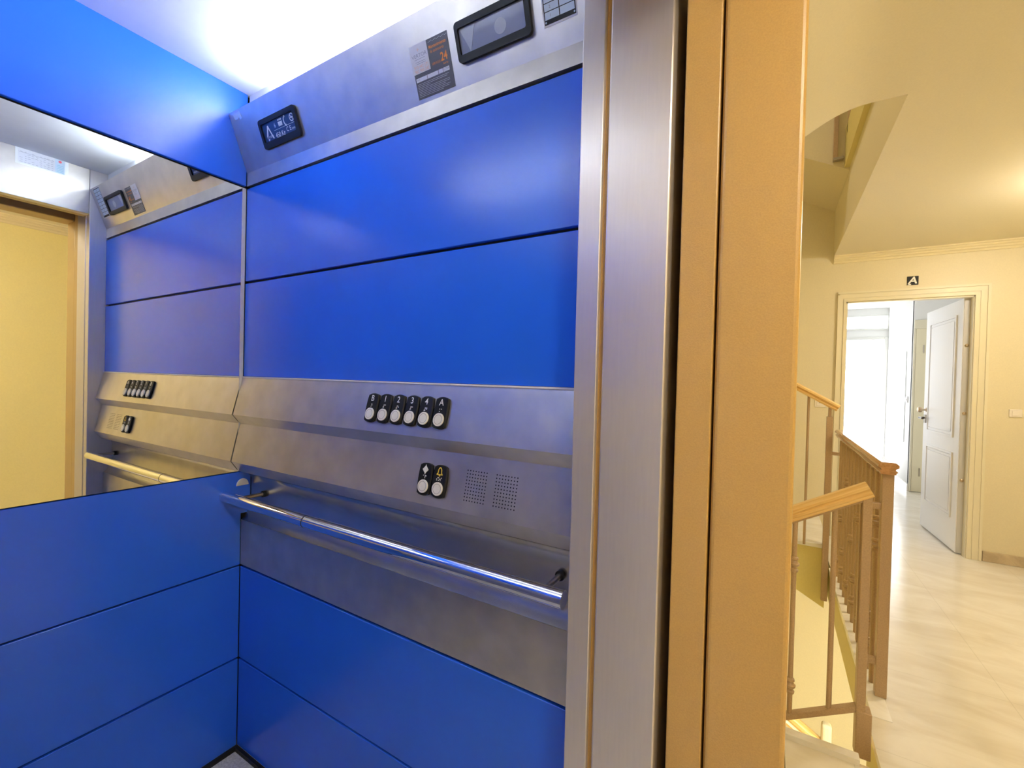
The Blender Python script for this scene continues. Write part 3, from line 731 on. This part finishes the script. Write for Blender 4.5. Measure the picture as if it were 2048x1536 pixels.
for x0, x1, z0, z1 in ((2.44, 2.475, 2.17, 2.40), (2.97, XQ - .002, 2.17, 2.40), (2.475, 2.97, 2.378, 2.40), (2.475, 2.97, 2.17, 2.195)): mb.rbox(x0, x1, YR - .03, YR + .03, z0, z1, .004)
mb.build('window_frame', 'greyframe', g)
struct(MB().box(XQ - .012, XQ, 6.45, YR, 0, .09).build('baseboard_room', 'edge'))
# side doorway with cream door
c = MB().rbox(XQ + .004, 3.40, 6.425, 6.452, 2.02, 2.13, .006); c.rbox(XQ + .004, XQ + .022, 6.435, 6.452, 0, 2.02, .004)
struct(c.build('door_room_casing', 'casing'))
t = thing('inner_door', (3.2, 6.44, 0), 'cream inner door half hidden behind the open white door', 'door')
MB().rbox(XQ + .024, 3.44, 6.437, 6.449, .005, 2.02, .003).build('door_leaf', 'roomcream', t)
for z in (.20, 1.72): MB().tube((3.085, 6.434, z), (3.085, 6.434, z + .10), .006, 10).build('hinge', 'steelgrey', t)
# mirror on the room wall
t = thing('tall_mirror', (XQ, 6.93, .58), 'tall narrow frameless mirror on the white wall inside the apartment', 'mirror')
MB().rbox(XQ - .009, XQ - .001, 6.735, 7.12, .585, 1.765, .002).build('mirror_glass', 'mirror', t)
t = thing('thermostat', (XQ, 6.62, 1.10), 'small white wall switch beside the tall narrow mirror', 'switch')
MB().rbox(XQ - .014, XQ, 6.59, 6.66, 1.10, 1.18, .004).build('switch_body', 'doorwhite', t); MB().rbox(XQ - .020, XQ - .012, 6.61, 6.64, 1.125, 1.155, .003).build('dial', 'switch', t)
# bed
t = thing('bed', (2.3, 6.9, 0), 'bed with rumpled white linen in front of the bright balcony door', 'bed')
MB().rbox(1.83, 2.64, 6.10, 7.75, .12, .32, .02, 2).build('bed_base', 'greyframe', t)
bm = bmesh.new(); bmesh.ops.create_grid(bm, x_segments=46, y_segments=70, size=.5)
for v in bm.verts:
    x, y = v.co.x, v.co.y
    fold = .016 * math.sin(26 * x + 6 * math.sin(5 * y)) + .012 * math.sin(31 * y + 4 * x) + .008 * math.sin(60 * x - 22 * y)
    e = max(abs(x), abs(y)); drop = max(0, e - .44) / .06
    v.co = Vector((2.235 + x * .86, 6.92 + y * 1.72, .50 + fold - .26 * drop ** 1.6))
mb = MB().bm(bm, None, True); mb.build('duvet', 'linen', t)
for sx in (1.86, 2.58):
    for sy in (6.14, 7.68): MB().rbox(sx, sx + .05, sy, sy + .05, 0, .12, .004).build('leg', 'greyframe', t)

# ------------------------------------------------------------------ inspection notice on the transom (seen in the mirror)
t = thing('inspection_notice', (1.2205, -.215, 2.14), 'white and pale blue inspection notice above the elevator door, seen in the mirror', 'notice')
NP = Plane((1.2218, -.215, 2.172), (0, -1, 0), (0, 0, 1))
NP.N = Vector((-1, 0, 0))
mb = MB(); rect(mb, -.082, .080, -.040, .0275, .0002, .0008); NP.put(mb).build('backing_sheet', 'alu', t)
mb = MB(); rect(mb, -.038, .072, -.033, .0265, .0008, .0012); NP.put(mb).build('white_sheet', 'stickwhite', t)
mb = MB(); rect(mb, -.070, -.039, -.033, .0265, .0008, .0012); NP.put(mb).build('blue_sheet', 'stickblue', t)
mb = MB()
rect(mb, -.036, .070, .0105, .0115, .0012, .0014)
for i in range(9):
    for j in range(6):
        if random.random() < .7: u = -.033 + .0115 * i; rect(mb, u, u + random.uniform(.004, .0095), -.029 + .0085 * j, -.0278 + .0085 * j, .0012, .0014)
NP.put(mb).build('printed_lines', 'inkgrey', t)
mb = MB(); disc(mb, -.055, .018, .0055, .0012, .0015, 16); NP.put(mb).build('red_mark', 'red', t)
mb = MB()
for j in range(5): rect(mb, -.066, -.044, -.028 + .007 * j, -.0262 + .007 * j, .0012, .0014)
NP.put(mb).build('aqua_lines', 'aqua', t)

# ------------------------------------------------------------------ lamps
def ceiling_lamp(x, y, z, r, m, label):
    t = thing('ceiling_lamp', (x, y, z), label, 'lamp')
    MB().lathe([(r * .8, 0), (r * .8, -.02), (r * .7, -.03)], (x, y, z), (0, 0, 1), 28).build('lamp_base', 'lampbase', t)
    prof = [(r * math.cos(a), -.03 - r * .62 * math.sin(a)) for a in [math.radians(9 * i) for i in range(10)]] + [(.001, -.03 - r * .62)]
    MB().lathe(prof, (x, y, z), (0, 0, 1), 28).build('lamp_globe', m, t)
    return t
ceiling_lamp(3.0, 2.48, ZC, .15, 'globe', 'round glass lamp on the hall ceiling outside the apartment')
ceiling_lamp(2.25, -.95, ZC, .15, 'globe', 'added unseen glass lamp on the landing ceiling before the elevator')  # added out of view to light the door frame and landing
ceiling_lamp(2.65, 1.7, -.292, .15, 'globe_added', 'added unseen glass lamp under the landing in the lower hall')  # added to brighten the wall low in the stairwell
ceiling_lamp(.6, 2.1, 5.3, .18, 'globe', 'added unseen glass lamp at the top of the stairwell')  # unseen lamp added for light in the upper well

wd = bpy.data.worlds.new('world'); SC.world = wd; wd.use_nodes = True
wd.node_tree.nodes['Background'].inputs[0].default_value = (.8, .85, 1, 1); wd.node_tree.nodes['Background'].inputs[1].default_value = .3

# ------------------------------------------------------------------ camera
cam = bpy.data.cameras.new('camera'); co = bpy.data.objects.new('camera', cam); COL.objects.link(co); SC.camera = co
a, b, c = .5392, -.0119, .0253
fw = Vector((-math.sin(a) * math.cos(b), math.cos(a) * math.cos(b), math.sin(b)))
rt = Vector((math.cos(a), math.sin(a), 0)); up = rt.cross(fw)
r2 = rt * math.cos(c) + up * math.sin(c); u2 = -rt * math.sin(c) + up * math.cos(c)
m4 = Matrix((r2, u2, -fw)).transposed().to_4x4(); m4.translation = Vector((1.5353, -.8059, 1.2767))
co.matrix_world = m4
cam.sensor_width = 36; cam.sensor_fit = 'HORIZONTAL'; cam.lens = 880.2472 / 2048 * 36; cam.clip_start = .01; cam.clip_end = 60

vs = SC.view_settings; SC.display_settings.display_device = 'sRGB'
vs.view_transform = 'Standard'; vs.look = 'None'; vs.gamma = 1; vs.use_curve_mapping = False; vs.exposure = 1.3
cy = SC.cycles; cy.use_denoising = True; cy.max_bounces = 14; cy.diffuse_bounces = 6; cy.glossy_bounces = 6; cy.sample_clamp_indirect = 8
try: cy.denoiser = 'OPENIMAGEDENOISE'
except Exception: pass

for o in [q for q in bpy.data.objects if q.parent is None]:
    g = {'ceiling_lamp': 'round ceiling lamps', 'light_switch': 'light switches on the apartment wall', 'cove_lamp': 'fluorescent lamps behind the headers', 'header_panel': 'tilted steel headers of the elevator car'}.get(o.name.split('.')[0])
    if g: o['group'] = g
